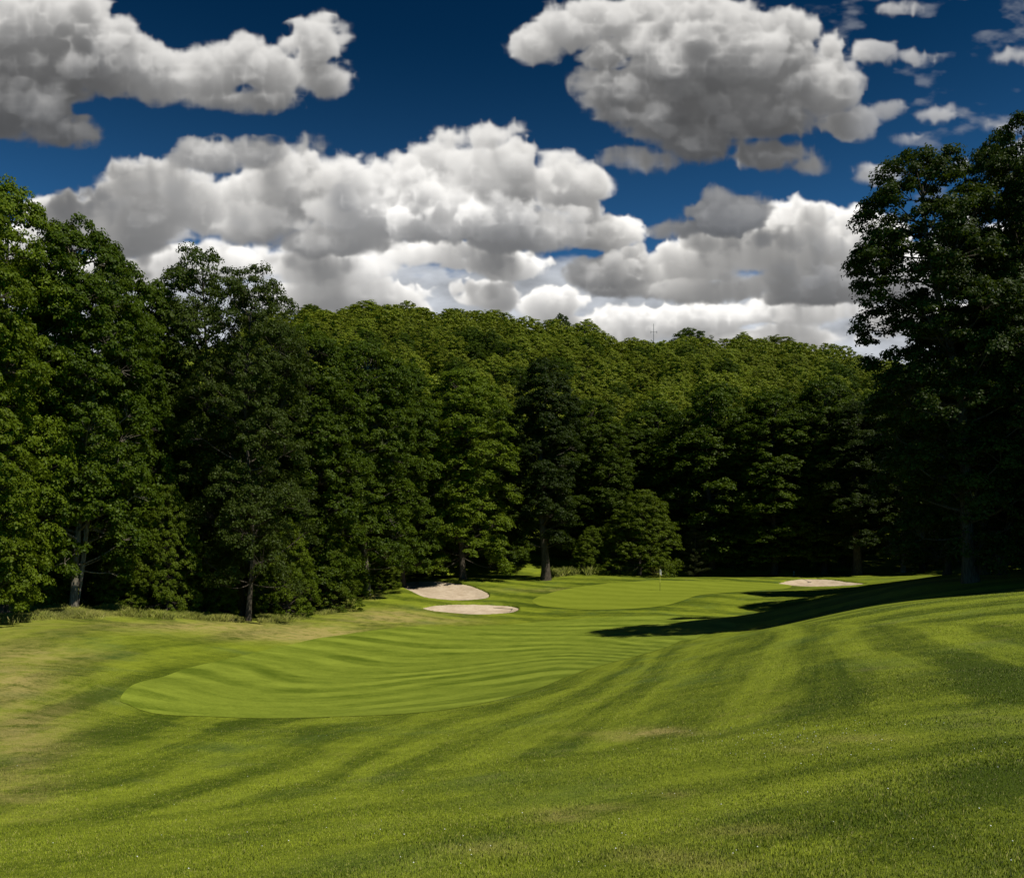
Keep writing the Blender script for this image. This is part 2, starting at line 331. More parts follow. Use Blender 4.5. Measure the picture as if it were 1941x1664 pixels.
FD = {0: [(330,1345),(500,1352),(700,1345),(850,1330)], 1: [(300,1318),(430,1338),(640,1340),(820,1318),(1000,1290)], 2: [(360,1300),(440,1322),(620,1325),(800,1303),(1040,1268)],
 3: [(400,1280),(480,1305),(640,1307),(800,1288),(1050,1257)], 4: [(480,1262),(560,1288),(720,1287),(900,1268),(1070,1249)], 5: [(560,1252),(640,1270),(780,1272),(920,1257),(1090,1243)],
 6: [(600,1238),(700,1255),(830,1256),(960,1244),(1100,1237)], 7: [(640,1222),(740,1238),(870,1240),(990,1233),(1120,1231)], 8: [(700,1212),(800,1224),(920,1226),(1020,1222),(1140,1226)],
 9: [(760,1203),(860,1211),(970,1214),(1060,1212),(1170,1220)], 10: [(820,1197),(920,1202),(1020,1203),(1120,1203),(1200,1214)], 11: [(900,1192),(1000,1194),(1080,1195),(1160,1193),(1250,1207)], 12: [(1000,1186),(1080,1187),(1160,1186),(1240,1186),(1300,1197)]}
pf = []; vf = []
for k, l in FD.items():
    for p in l: pf.append((p[0] / 100, p[1] / 20)); vf.append(k)
phF_f = tps_fit(pf, vf, 0.05)
LX = [-600, 0, 216, 397, 685, 852, 1069, 1250, 1500, 1700, 1941, 2400]; LY = [1590, 1568, 1553, 1533, 1490, 1458, 1430, 1398, 1365, 1345, 1322, 1290]
def to_px(x, y, z):
    y = np.maximum(y, 0.8); return CX + x / y * F, YH + (CZ - z) / y * F
DRY_PX = [(20,1290,80,40,.8),(40,1400,90,60,.85),(20,1500,80,35,.7),(400,1188,190,11,1.1),(560,1205,140,10,1.1),(650,1212,90,9,1.2),(735,1168,90,13,1.3),(620,1195,70,12,.7),(850,1178,80,6,.6),(180,1165,90,6,.5),(1240,1385,60,7,1.0),(1180,1400,40,5,.8),(1060,1545,60,12,.8),(930,1610,70,14,.8),(1240,1620,100,14,.5),(1420,1575,90,12,.6),(90,1240,120,14,.5),(1270,1505,40,8,.6),(1150,1530,60,8,.6),(1620,1400,90,8,.4),(1380,1640,90,14,.5),(1090,1118,200,4,.4),(1520,1420,60,7,.5),(705,1130,16,6,1.2),(1210,1390,110,5,.6)]
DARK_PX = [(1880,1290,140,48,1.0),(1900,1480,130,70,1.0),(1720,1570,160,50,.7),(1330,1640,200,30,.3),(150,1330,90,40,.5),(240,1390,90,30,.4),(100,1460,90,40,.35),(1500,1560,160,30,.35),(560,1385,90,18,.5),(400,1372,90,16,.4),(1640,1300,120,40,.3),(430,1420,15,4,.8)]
def turf_attrs(x, y, z):
    px, py = to_px(x, y, z)
    near = py > 1100
    a = phA_f(np.clip(px, -200, 2100) / 100, np.clip(py, 1150, 1600) / 60)
    b = (py - np.interp(px, LX, LY)) / (30 + 0.16 * np.clip(py - 1330, 0, 500))
    a = np.where(py < 1182, x * .10 + y * .24, a)
    f = phF_f(np.clip(px, 150, 1500) / 100, np.clip(py, 1170, 1370) / 20)
    m = sms(py - np.interp(px, LX, LY), -6, 6)
    dry = np.zeros_like(px); drk = np.zeros_like(px)
    for cx, cy, rx, ry, s in DRY_PX: dry += s * np.exp(-((px - cx) / rx) ** 2 - ((py - cy) / ry) ** 2)
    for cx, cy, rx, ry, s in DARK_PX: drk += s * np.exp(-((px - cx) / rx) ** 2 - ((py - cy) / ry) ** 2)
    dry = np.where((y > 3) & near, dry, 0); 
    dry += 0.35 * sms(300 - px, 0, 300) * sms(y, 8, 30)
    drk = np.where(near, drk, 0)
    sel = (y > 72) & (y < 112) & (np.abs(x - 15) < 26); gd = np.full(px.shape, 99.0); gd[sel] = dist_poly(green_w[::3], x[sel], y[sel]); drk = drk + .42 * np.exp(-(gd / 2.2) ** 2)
    return dict(phA=a, phB=b, mB=m, phF=f, dry=dry, drk=drk)

# ------------------------------------------------------------------ materials
def new_mat(name):
    m = bpy.data.materials.new(name); m.use_nodes = True; m.node_tree.nodes.clear(); return m, m.node_tree
def noise(nt, vec, scale, detail=3, rough=.55):
    n = N(nt, 'ShaderNodeTexNoise'); n.inputs['Scale'].default_value = scale; n.inputs['Detail'].default_value = detail; n.inputs['Roughness'].default_value = rough
    if vec is not None: nt.links.new(vec, n.inputs['Vector'])
    return n.outputs[0]
def ramp(nt, f, a, b):
    n = N(nt, 'ShaderNodeMapRange', interpolation_type='SMOOTHSTEP'); nt.links.new(f, n.inputs[0])
    n.inputs[1].default_value = a; n.inputs[2].default_value = b; return n.outputs[0]
def attr(nt, name): return N(nt, 'ShaderNodeAttribute', attribute_name=name).outputs['Fac']
def out(nt, sh):
    o = N(nt, 'ShaderNodeOutputMaterial'); nt.links.new(sh, o.inputs[0])
def princ(nt, col, rough=.8, spec=.3, bump=None, bd=0.02, bs=.5):
    p = N(nt, 'ShaderNodeBsdfPrincipled'); p.inputs['Roughness'].default_value = rough; p.inputs['Specular IOR Level'].default_value = spec
    if isinstance(col, tuple): p.inputs[0].default_value = col + (1,)
    else: nt.links.new(col, p.inputs[0])
    if bump is not None:
        b = N(nt, 'ShaderNodeBump'); b.inputs['Strength'].default_value = bs; b.inputs['Distance'].default_value = bd
        nt.links.new(bump, b.inputs['Height']); nt.links.new(b.outputs[0], p.inputs['Normal'])
    return p.outputs[0]
def vscale(nt, v, s):
    n = N(nt, 'ShaderNodeVectorMath', operation='MULTIPLY'); nt.links.new(v, n.inputs[0]); n.inputs[1].default_value = s; return n.outputs[0]
def turf(name, dark, light, kind, blade=False, green_dir=None):
    m, nt = new_mat(name); g = N(nt, 'ShaderNodeNewGeometry'); pos = g.outputs['Position']
    xyz = N(nt, 'ShaderNodeSeparateXYZ'); nt.links.new(pos, xyz.inputs[0])
    big = noise(nt, pos, .22, 4, .6); mid = noise(nt, pos, 1.3, 4, .65); fine = noise(nt, pos, 9, 4, .7); vfine = noise(nt, pos, 60, 3, .7)
    def wave(ph, w=1.0, off=1.0):
        p2 = math_(nt, 'ADD', ph, math_(nt, 'MULTIPLY', math_(nt, 'SUBTRACT', big, .5), 1.5 * off))
        c = math_(nt, 'COSINE', math_(nt, 'MULTIPLY', p2, 2 * math.pi)); return ramp(nt, math_(nt, 'MULTIPLY', c, -1), -1.0 * w, 1.0 * w)
    def streak(ph, k):
        cb = N(nt, 'ShaderNodeCombineXYZ'); nt.links.new(math_(nt, 'MULTIPLY', ph, k), cb.inputs[0])
        nt.links.new(math_(nt, 'MULTIPLY', xyz.outputs[0], .12), cb.inputs[1]); nt.links.new(math_(nt, 'MULTIPLY', xyz.outputs[1], .12), cb.inputs[2])
        return noise(nt, cb.outputs[0], 1.0, 4, .6)
    if kind == 'rough':
        a = attr(nt, 'phA'); b = attr(nt, 'phB'); mB = attr(nt, 'mB')
        w = math_(nt, 'ADD', math_(nt, 'MULTIPLY', wave(a, 1.0, .8), math_(nt, 'SUBTRACT', 1.0, mB)), math_(nt, 'MULTIPLY', math_(nt, 'ADD', math_(nt, 'MULTIPLY', wave(b), .35), .42), mB))
        s = math_(nt, 'ADD', math_(nt, 'MULTIPLY', streak(a, 7), math_(nt, 'SUBTRACT', 1.0, mB)), math_(nt, 'MULTIPLY', streak(b, 4), mB))
        amp = ramp(nt, noise(nt, pos, .12, 2), .3, .62)
    elif kind == 'fairway':
        a = attr(nt, 'phF'); w = wave(a, .8, .3); s = streak(a, 4); amp = math_(nt, 'SUBTRACT', math_(nt, 'MULTIPLY', ramp(nt, noise(nt, pos, .17, 4, .65), .38, .66), 1.5), .30)
    else:
        dd = math_(nt, 'ADD', math_(nt, 'MULTIPLY', xyz.outputs[0], .16), math_(nt, 'MULTIPLY', xyz.outputs[1], .30)); w = wave(dd); s = streak(dd, 4); amp = ramp(nt, mid, -1, .6)
    t = math_(nt, 'ADD', math_(nt, 'MULTIPLY', math_(nt, 'SUBTRACT', w, .5), math_(nt, 'MULTIPLY', math_(nt, 'ADD', .35, amp), {'rough': .44, 'fairway': .50, 'green': .22}[kind])),
              math_(nt, 'MULTIPLY', math_(nt, 'SUBTRACT', s, .5), {'rough': .95, 'fairway': .7}.get(kind, .4) if kind != 'green' else .4))
    t = math_(nt, 'ADD', t, math_(nt, 'MULTIPLY', math_(nt, 'SUBTRACT', mid, .5), {'rough': .9, 'fairway': .75}.get(kind, .45)))
    t = math_(nt, 'ADD', t, math_(nt, 'MULTIPLY', math_(nt, 'SUBTRACT', fine, .5), {'rough': 1.1, 'fairway': 1.0}.get(kind, .5)))
    t = math_(nt, 'ADD', t, math_(nt, 'MULTIPLY', math_(nt, 'SUBTRACT', vfine, .5), 1.2 if kind == 'rough' else .5))
    if blade:
        t = math_(nt, 'ADD', t, math_(nt, 'MULTIPLY', math_(nt, 'SUBTRACT', g.outputs['Random Per Island'], .5), .9))
    t = math_(nt, 'ADD', t, .5)
    if kind == 'fairway': t = math_(nt, 'ADD', t, math_(nt, 'MULTIPLY', math_(nt, 'SUBTRACT', big, .5), .5))
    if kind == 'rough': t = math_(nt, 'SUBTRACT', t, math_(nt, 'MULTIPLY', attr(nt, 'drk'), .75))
    t = math_(nt, 'MINIMUM', math_(nt, 'MAXIMUM', t, 0.0), 1.15)
    col = mix_(nt, t, dark, light); 
    if kind == 'rough':
        dn = math_(nt, 'MULTIPLY', attr(nt, 'dry'), ramp(nt, math_(nt, 'ADD', math_(nt, 'MULTIPLY', mid, .6), math_(nt, 'MULTIPLY', fine, .4)), .33, .62), True)
        rnd = ramp(nt, noise(nt, pos, .7, 5, .7), .58, .78)
        dn = math_(nt, 'ADD', dn, math_(nt, 'MULTIPLY', rnd, .35), True)
        col = mix_(nt, math_(nt, 'MULTIPLY', dn, .85), col, (.36, .29, .10))
        cool = ramp(nt, noise(nt, vscale(nt, pos, (1, 1, 1)), .35, 3), .5, .75); col = mix_(nt, math_(nt, 'MULTIPLY', cool, .35), col, (.06, .115, .03))
    if blade: col = mix_(nt, math_(nt, 'MULTIPLY', ramp(nt, g.outputs['Random Per Island'], .90, .93), .6), col, (.42, .36, .15))
    hgt = math_(nt, 'ADD', fine, vfine)
    if blade:
        nn = N(nt, 'ShaderNodeVectorMath', operation='ADD'); nt.links.new(g.outputs['Normal'], nn.inputs[0]); nn.inputs[1].default_value = (0, 0, 1.6)
        nz = N(nt, 'ShaderNodeVectorMath', operation='NORMALIZE'); nt.links.new(nn.outputs[0], nz.inputs[0])
        d = princ(nt, col, .6, .15); nt.links.new(nz.outputs[0], d.node.inputs['Normal']); tr = N(nt, 'ShaderNodeBsdfTranslucent'); nt.links.new(col, tr.inputs[0])
        mx = N(nt, 'ShaderNodeMixShader'); mx.inputs[0].default_value = .3; nt.links.new(d, mx.inputs[1]); nt.links.new(tr.outputs[0], mx.inputs[2]); out(nt, mx.outputs[0])
    else: out(nt, princ(nt, col, .85, .12, hgt, .03 if kind == 'rough' else .012, .55))
    return m
ROUGH_D, ROUGH_L = (.044, .068, .002), (.220, .262, .018)
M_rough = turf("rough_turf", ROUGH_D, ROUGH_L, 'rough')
M_blade = turf("grass_blades", tuple(c * 2.0 for c in ROUGH_D), tuple(c * 1.55 for c in ROUGH_L), 'rough', blade=True)
M_fair = turf("fairway_turf", (.070, .104, .004), (.225, .275, .028), 'fairway')
M_green = turf("green_turf", (.120, .155, .008), (.215, .255, .022), 'green')
def leaf_mat(name, base, tip, tr=.32, spec=.25, obj_var=.4):
    m, nt = new_mat(name); g = N(nt, 'ShaderNodeNewGeometry'); oi = N(nt, 'ShaderNodeObjectInfo')
    big = noise(nt, g.outputs['Position'], .35, 2)
    f = math_(nt, 'ADD', math_(nt, 'MULTIPLY', g.outputs['Random Per Island'], .55), math_(nt, 'MULTIPLY', math_(nt, 'SUBTRACT', big, .35), .9), True)
    col = mix_(nt, f, base, tip)
    ob = math_(nt, 'MULTIPLY', oi.outputs['Random'], obj_var)
    col = mix_(nt, ob, col, tuple(c * k for c, k in zip(base, (.75, .62, .8))), 'MIX')
    pale = ramp(nt, noise(nt, g.outputs['Position'], 1.4, 3, .6), .60, .80); pale = math_(nt, 'MULTIPLY', pale, ramp(nt, g.outputs['Random Per Island'], .3, .9))
    col = mix_(nt, math_(nt, 'MULTIPLY', pale, .8), col, tuple(min(.6, c * k + .02) for c, k in zip(tip, (2.2, 2.0, 4.0))))
    d = princ(nt, col, .5, spec * .45); t = N(nt, 'ShaderNodeBsdfTranslucent'); nt.links.new(mix_(nt, .35, col, (.10, .14, .004)), t.inputs[0])
    mx = N(nt, 'ShaderNodeMixShader'); mx.inputs[0].default_value = tr; nt.links.new(d, mx.inputs[1]); nt.links.new(t.outputs[0], mx.inputs[2]); out(nt, mx.outputs[0]); return m
M_maple = leaf_mat("maple_leaves", (.030, .058, .002), (.110, .160, .007))
M_bright = leaf_mat("bright_leaves", (.058, .096, .003), (.175, .232, .012))
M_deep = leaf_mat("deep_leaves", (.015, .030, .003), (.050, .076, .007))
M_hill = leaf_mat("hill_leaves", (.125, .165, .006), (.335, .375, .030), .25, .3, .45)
M_ash = leaf_mat("ash_leaves", (.030, .050, .005), (.088, .122, .014))
M_pine = leaf_mat("pine_needles", (.045, .060, .018), (.105, .120, .042), .1)
def bark_mat(name, a, b):
    m, nt = new_mat(name); g = N(nt, 'ShaderNodeNewGeometry'); v = vscale(nt, g.outputs['Position'], (9, 9, 1.3)); n = noise(nt, v, 1.6, 5, .7)
    out(nt, princ(nt, mix_(nt, ramp(nt, n, .35, .65), a, b), .9, .1, n, .05, .9)); return m
M_bark = bark_mat("grey_bark", (.075, .064, .048), (.24, .21, .16))
M_barkd = bark_mat("dark_bark", (.032, .026, .020), (.10, .083, .062))
m, nt = new_mat("bunker_sand"); g = N(nt, 'ShaderNodeNewGeometry'); s1 = noise(nt, g.outputs['Position'], .9, 4); s2 = noise(nt, vscale(nt, g.outputs['Position'], (3, 9, 3)), 1.0, 4, .7)
out(nt, princ(nt, mix_(nt, ramp(nt, math_(nt, 'ADD', math_(nt, 'MULTIPLY', s1, .5), math_(nt, 'MULTIPLY', s2, .5)), .35, .65), (.40, .31, .215), (.56, .46, .34)), .95, .1, s2, .06, .7)); M_sand = m
def plain(name, col, rough=.5, spec=.3):
    m, nt = new_mat(name); g = N(nt, 'ShaderNodeNewGeometry'); n = noise(nt, g.outputs['Position'], 14, 3)
    out(nt, princ(nt, mix_(nt, n, tuple(c * .85 for c in col), tuple(min(1, c * 1.12) for c in col)), rough, spec)); return m
M_white = plain("white_cloth", (.86, .86, .84), .8); M_yellow = plain("yellow_paint", (.62, .60, .14)); M_black = plain("black_paint", (.02, .02, .02)); M_wood = plain("dark_wood", (.06, .04, .025)); M_metal = plain("grey_metal", (.12, .12, .12), .5)
M_petal = plain("white_petals", (.8, .8, .72), .8)

# ------------------------------------------------------------------ ground
def axis_pts(segs):
    o = []
    for a, b, s in segs: o.append(np.arange(a, b, s))
    return np.unique(np.concatenate(o + [[segs[-1][1]]]))
gx = axis_pts([(-2500,-400,150),(-400,-130,15),(-130,-62,2),(-62,-16,.45),(-16,4,.15),(4,24,.4),(24,42,.16),(42,64,.6),(64,130,2),(130,400,15),(400,2500,150)])
gy = axis_pts([(-60,0,4),(0,2,.5),(2,30,.22),(30,74,.4),(74,104,.15),(104,118,.5),(118,500,2.5),(500,700,20),(700,4000,200)])
GX, GY = np.meshgrid(gx, gy); GZ = Hz(GX, GY)
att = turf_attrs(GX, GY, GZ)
for k, b in enumerate(bunk_w):
    c = b.mean(0); near = (np.abs(GX - c[0]) < 14) & (np.abs(GY - c[1]) < 14)
    ins = np.zeros(GX.shape, bool); ins[near] = inside(b, GX[near], GY[near]); GZ = np.where(ins, GZ - .9, GZ)
ny, nx = GX.shape; idx = np.arange(nx * ny).reshape(ny, nx)
faces = np.stack([idx[:-1, :-1], idx[:-1, 1:], idx[1:, 1:], idx[1:, :-1]], -1).reshape(-1, 4)
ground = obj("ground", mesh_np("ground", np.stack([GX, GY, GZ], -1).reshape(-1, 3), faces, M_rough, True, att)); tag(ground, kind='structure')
from mathutils.geometry import delaunay_2d_cdt
def sheet(name, poly, spacing, zf, mat, attrs=True, grade=None):
    lo = poly.min(0); hi = poly.max(0)
    xs = np.arange(lo[0], hi[0], spacing); ys = np.arange(lo[1], hi[1], spacing); X, Y = np.meshgrid(xs, ys); X = X.ravel(); Y = Y.ravel()
    k = inside(poly, X, Y); X = X[k]; Y = Y[k]; dd = dist_poly(poly, X, Y); k = dd > spacing * .4; X = X[k]; Y = Y[k]
    pts = [Vector(p) for p in poly] + [Vector((a, b)) for a, b in zip(X, Y)]; n = len(poly)
    vo, eo, fo, _, _, _ = delaunay_2d_cdt(pts, [], [list(range(n))], 1, 1e-5)
    v = np.array([(p.x, p.y) for p in vo]); f = np.array([t for t in fo if len(t) == 3])
    z = zf(v[:, 0], v[:, 1]); V = np.column_stack([v, z])
    e1 = V[f[:, 1]] - V[f[:, 0]]; e2 = V[f[:, 2]] - V[f[:, 0]]; flip = np.cross(e1, e2)[:, 2] < 0; f[flip] = f[flip][:, ::-1]
    return obj(name, mesh_np(name, V, f, mat, True, turf_attrs(V[:, 0], V[:, 1], V[:, 2]) if attrs else None))
tag(sheet("fairway", fair_w, .45, lambda x, y: Hz(x, y) + .012, M_fair), kind='structure')
tag(sheet("putting_green", green_w, .35, lambda x, y: Hz(x, y) + .025, M_green), kind='structure')
BL = ["upper kidney-shaped sand bunker with tree shadow along its back edge", "lower flat oval sand bunker with a rake lying in it", "far sand bunker right of the green, half in shadow"]
for b, lab in zip(bunk_w, BL):
    c = b.mean(0); be = c + (b - c) * 1.03
    def zf(x, y, b=b):
        d = dist_poly(b, x, y) * np.where(inside(b, x, y), 1, 0); return Hz(x, y) - .15 - .22 * sms(d, 0, 1.4) + .02 * vnoise2(x, y, .7, 9)
    tag(sheet("sand_bunker", be, .15, zf, M_sand, False), lab, "bunker", "sand bunkers around the green")
tag(sheet("sand_path", smooth_poly(world_poly([(1070,1084),(1085,1074),(1112,1074),(1125,1084)], 108, 122), 6), .3, lambda x, y: Hz(x, y) + .06, M_sand, False), kind='structure')

# ------------------------------------------------------------------ grass blades near the camera, taller fringe under the trees
def blades(x, y, h, w, rng, lean=.35, dirx=None):
    n = len(x); z = Hz(x, y); a = rng.uniform(0, 6.283, n); t = np.stack([np.cos(a), np.sin(a), np.zeros(n)], 1)
    b = rng.uniform(0, 6.283, n); ln = rng.random(n) * lean; l = np.stack([np.cos(b) * ln, np.sin(b) * ln, np.ones(n)], 1)
    c = np.stack([x, y, z - .01], 1); hh = h[:, None]; ww = w[:, None]
    V = np.stack([c - t * ww, c + t * ww, c + l * hh * .6 + t * ww * .7, c + l * hh * np.array([1.5, 1.5, 1])], 1).reshape(-1, 3)
    i = np.arange(n)[:, None] * 4; Fc = np.concatenate([np.hstack([i, i + 1, i + 2]), np.hstack([i, i + 2, i + 3])])
    rep = lambda q: np.repeat(q, 4)
    at = {k: rep(v) for k, v in turf_attrs(x, y, z).items()}
    return V, Fc, at
rb = np.random.default_rng(77)
NB = 1050000
u1 = rb.random(NB); yb = 3.2 * (34.0 / 3.2) ** (u1 ** 1.15); xb = (rb.random(NB) * 2 - 1) * (yb * .62 + .3)
hb = rb.uniform(.012, .030, NB) * (1 + .25 * vnoise2(xb, yb, .5, 8)); wb = .0012 + .00032 * yb
V, Fc, at = blades(xb, yb, hb, wb, rb)
tag(obj("grass", mesh_np("grass", V, Fc, M_blade, False, at)), "mown grass blades in the foreground", "grass", kind='stuff')
def fringe(name, segs, n, hmin, hmax, seed, w=.012):
    r = np.random.default_rng(seed); X = []; Y = []
    for (pa, da, pb, db, th) in segs:
        k = int(n * 1.0 / len(segs)); t = r.random(k); d = da + (db - da) * t + r.uniform(-1, 1, k) * th * (r.random(k) ** .5); px = pa + (pb - pa) * t
        X.append((px - CX) / F * d); Y.append(d)
    X = np.concatenate(X); Y = np.concatenate(Y); keep = vnoise2(X, Y, 1.6, 4) + r.random(len(X)) > .25; X = X[keep]; Y = Y[keep]
    V, Fc, at = blades(X, Y, r.uniform(hmin, hmax, len(X)) * np.clip(1 + .9 * vnoise2(X, Y, 1.3, 2), .2, 2), np.full(len(X), w), r, .6)
    return tag(obj(name, mesh_np(name, V, Fc, M_tall, False, at)), kind='stuff', label="tall unmown grass fringe below the trees", cat="tall grass")
M_tall = turf("tall_grass", (.11, .14, .010), (.34, .37, .06), 'rough', blade=True)
fringe("tall_grass", [(-150, 48.5, 60, 53.5, 4), (60, 53.5, 200, 55.5, 3.2), (200, 56.5, 330, 58.5, 3), (330, 58.5, 460, 62.5, 2.0), (490, 65, 600, 72, 4), (600, 72, 670, 79, 3)], 150000, .05, .32, 1, .008)
fringe("tall_grass", [(1035, 104, 1120, 110, 2.5), (1110, 106, 1200, 110, 2.2), (1180, 107, 1260, 112, 1.8)], 26000, .3, .8, 2, .02)
# a few clover heads and bits of leaf litter on the mown rough
rc = np.random.default_rng(8); nC = 190
cpx = np.concatenate([rc.uniform(0, 1941, 90), rc.normal(1500, 170, 100)]); cpy = np.concatenate([rc.uniform(1380, 1660, 90), rc.normal(1405, 18, 100)])
cxy = np.array([hit(a, b, 3.5, 34, .1) for a, b in zip(cpx, cpy)]); cz = Hz(cxy[:, 0], cxy[:, 1]) + rc.uniform(.015, .04, nC)
oc = np.array([(1, 0, 0), (-1, 0, 0), (0, 1, 0), (0, -1, 0), (0, 0, .8), (0, 0, -.8)]) ; of = np.array([(0, 2, 4), (2, 1, 4), (1, 3, 4), (3, 0, 4), (2, 0, 5), (1, 2, 5), (3, 1, 5), (0, 3, 5)])
cc_ = np.column_stack([cxy, cz]); Vc = (cc_[:, None] + oc[None] * rc.uniform(.003, .007, (nC, 1, 1))).reshape(-1, 3); Fc_ = (of[None] + np.arange(nC)[:, None, None] * 6).reshape(-1, 3)
tag(obj("clover_flowers", mesh_np("clover_flowers", Vc, Fc_, M_petal)), "tiny white clover heads scattered in the foreground grass", "clover", kind='stuff')

# ------------------------------------------------------------------ trees
def tube(path, radii, ns=7):
    path = np.asarray(path, float); n = len(path); V = []; Fc = []
    for i in range(n):
        t = path[min(i + 1, n - 1)] - path[max(i - 1, 0)]; t /= np.linalg.norm(t) + 1e-9
        a = np.cross(t, [0.3, 1, 0.1]); a /= np.linalg.norm(a) + 1e-9; b = np.cross(t, a)
        for k in range(ns):
            w = 2 * math.pi * k / ns; V.append(path[i] + radii[i] * (a * math.cos(w) + b * math.sin(w)))
    for i in range(n - 1):
        for k in range(ns):
            k2 = (k + 1) % ns; Fc.append((i * ns + k, i * ns + k2, (i + 1) * ns + k2, (i + 1) * ns + k))
    return np.array(V), np.array(Fc)
class Acc:
    def __init__(s): s.v = []; s.f = []; s.n = 0
    def add(s, v, f): s.v.append(v); s.f.append(f + s.n); s.n += len(v)
    def get(s): return np.vstack(s.v), np.vstack(s.f)
def leaves(c, nrm, size, rng, aspect=.72, fold=.25):
    """one small folded blade per centre c, facing nrm"""
    n = len(c); r = rng.standard_normal((n, 3)); t = np.cross(nrm, r); t /= np.linalg.norm(t, axis=1)[:, None] + 1e-9; b = np.cross(nrm, t)
    s = (size * rng.uniform(.65, 1.3, n))[:, None]
    p0 = c - t * s * .5; p1 = c + b * s * aspect * .5 + nrm * s * fold * .5; p2 = c + t * s * .5; p3 = c - b * s * aspect * .5 + nrm * s * fold * .5
    V = np.stack([p0, p1, p2, p3], 1).reshape(-1, 3); i = np.arange(n)[:, None] * 4
    Fc = np.concatenate([np.hstack([i, i + 1, i + 2]), np.hstack([i, i + 2, i + 3])])
    return V, Fc
def unit(v): return v / (np.linalg.norm(v, axis=-1, keepdims=True) + 1e-9)
PROFILES = {
 'round': lambda t: np.sqrt(np.clip(1 - np.abs((t - .45) / .56) ** 2.3, 0, 1)) * .98 + .02,
 'edge': lambda t: np.where(t < .55, .86 + .14 * np.sin(t * 5.2), np.sqrt(np.clip(1 - ((t - .55) / .46) ** 2.2, 0.01, 1))),
 'vase': lambda t: .35 + .65 * np.sqrt(np.clip(1 - np.abs((t - .66) / .36) ** 2.2, 0, 1)) * (t > .2) * 1.0,
 'cone': lambda t: (1 - t) ** .8 * .95 + .05,
 'dome': lambda t: np.sqrt(np.clip(1 - t ** 2.2, 0.0, 1)),
}
def tree_proto(name, seed, H, R, cb, prof, nlobes, nclump, nleaf, lsize, leafm, barkm, jit=(.72, 1.08), lean=0.0, crad=.85, gap=.0, trunk_r=.28, flat=.62, fork=False, up=.55):
    rng = np.random.default_rng(seed); pf = PROFILES[prof]
    def axis(h): return np.array([-lean * (h / H) ** 1.4 + .25 * math.sin(h * .35 + seed), .25 * math.cos(h * .31 + seed * 2), h])
    T = Acc(); hs = np.linspace(-0.6, H * .93, 14)
    rad = trunk_r * (1 - np.clip(hs / H, 0, 1)) ** .8 + .03; rad[0] *= 1.7; rad[1] *= 1.12
    T.add(*tube([axis(h) if h > 0 else axis(0) * [1, 1, 0] + [0, 0, h] for h in hs], rad, 9))
    if fork:
        T.add(*tube([axis(h) * [1, 1, 0] + [.34 + h * .04, .1 - h * .04, h] for h in hs[:9]], rad[:9] * .8, 9))
    L = Acc(); ga = 2.39996; C = []; Nn = []
    zc0 = cb * H
    ninner = int(nlobes * .4)
    for i in range(nlobes + ninner):
        inner = i >= nlobes; t = ((i + .5) / nlobes) ** .95 if not inner else .12 + .8 * (i - nlobes + .5) / ninner; t = np.clip(t + rng.uniform(-.03, .03), .01, .985)
        h = zc0 + t * (H - zc0); ang = i * ga + rng.uniform(-.4, .4)
        rr = R * pf(np.array(t)) ; rl = R * rng.uniform(.30, .46) * (1 if t < .8 else .8); rl = min(rl, max(.28 * R, rr * .75))
        dist = max(0, rr - rl * .85) * rng.uniform(.82, 1.1) * (.3 if inner else 1)
        c = axis(min(h, H)) ; c = c + np.array([math.cos(ang) * dist, math.sin(ang) * dist, -rl * .25])
        if rng.random() < gap: continue
        # limb
        h0 = max(.11 * H, min(h - dist * .55, H * .9)); a0 = axis(h0); mid = (a0 + c) / 2 + [0, 0, -.12 * dist]
        q = [a0 * (1 - s) ** 2 + mid * 2 * s * (1 - s) + c * s * s for s in (0, .25, .5, .75, 1)]
        r0 = (.32 * trunk_r * (1 - h0 / H) + .045) * (.5 if t < .15 else 1); T.add(*tube(q, np.linspace(r0, .03, 5), 5))
        outd = np.array([math.cos(ang), math.sin(ang), 0.])
        nc = int(nclump * (rl / (.38 * R)) ** 2 * rng.uniform(.8, 1.2)) + 2
        d = unit(rng.standard_normal((nc * 3, 3))); sc = d @ unit(outd * .8 + np.array([0, 0, up])) * (.3 if inner else 1); d = d[np.argsort(-sc)][:nc]
        cc = c + d * rl * np.array([1, 1, flat + .12]) * rng.uniform(jit[0], jit[1], (nc, 1))
        for k in range(nc):
            if k % 3 == 0: T.add(*tube([c, (c + cc[k]) / 2 + [0, 0, .05], cc[k]], [.03, .02, .01], 3))
            m = int(nleaf * rng.uniform(.7, 1.3)); rc = crad * rng.uniform(.6, 1.25)
            e = unit(rng.standard_normal((m, 3))); e[:, 2] = np.where(e[:, 2] < -.15, -e[:, 2], e[:, 2])
            pos = cc[k] + e * rc * np.array([1, 1, .68]) * (rng.random((m, 1)) ** .45)
            pos[:, 2] -= .22 * ((pos[:, :2] - cc[k][:2]) ** 2).sum(1) / max(rc, .2)
            C.append(pos); Nn.append(unit(e * .9 + np.array([0, 0, .30]) + outd * .35 + rng.standard_normal((m, 3)) * .42))
    C = np.vstack(C); Nn = np.vstack(Nn)
    V, Fc = leaves(C, Nn, lsize, rng)
    tv, tf = T.get()
    return dict(name=name, H=H, R=R, crown=mesh_np(name + "_crown", V, Fc, leafm), trunk=mesh_np(name + "_trunk", tv, tf, barkm, smooth=True))
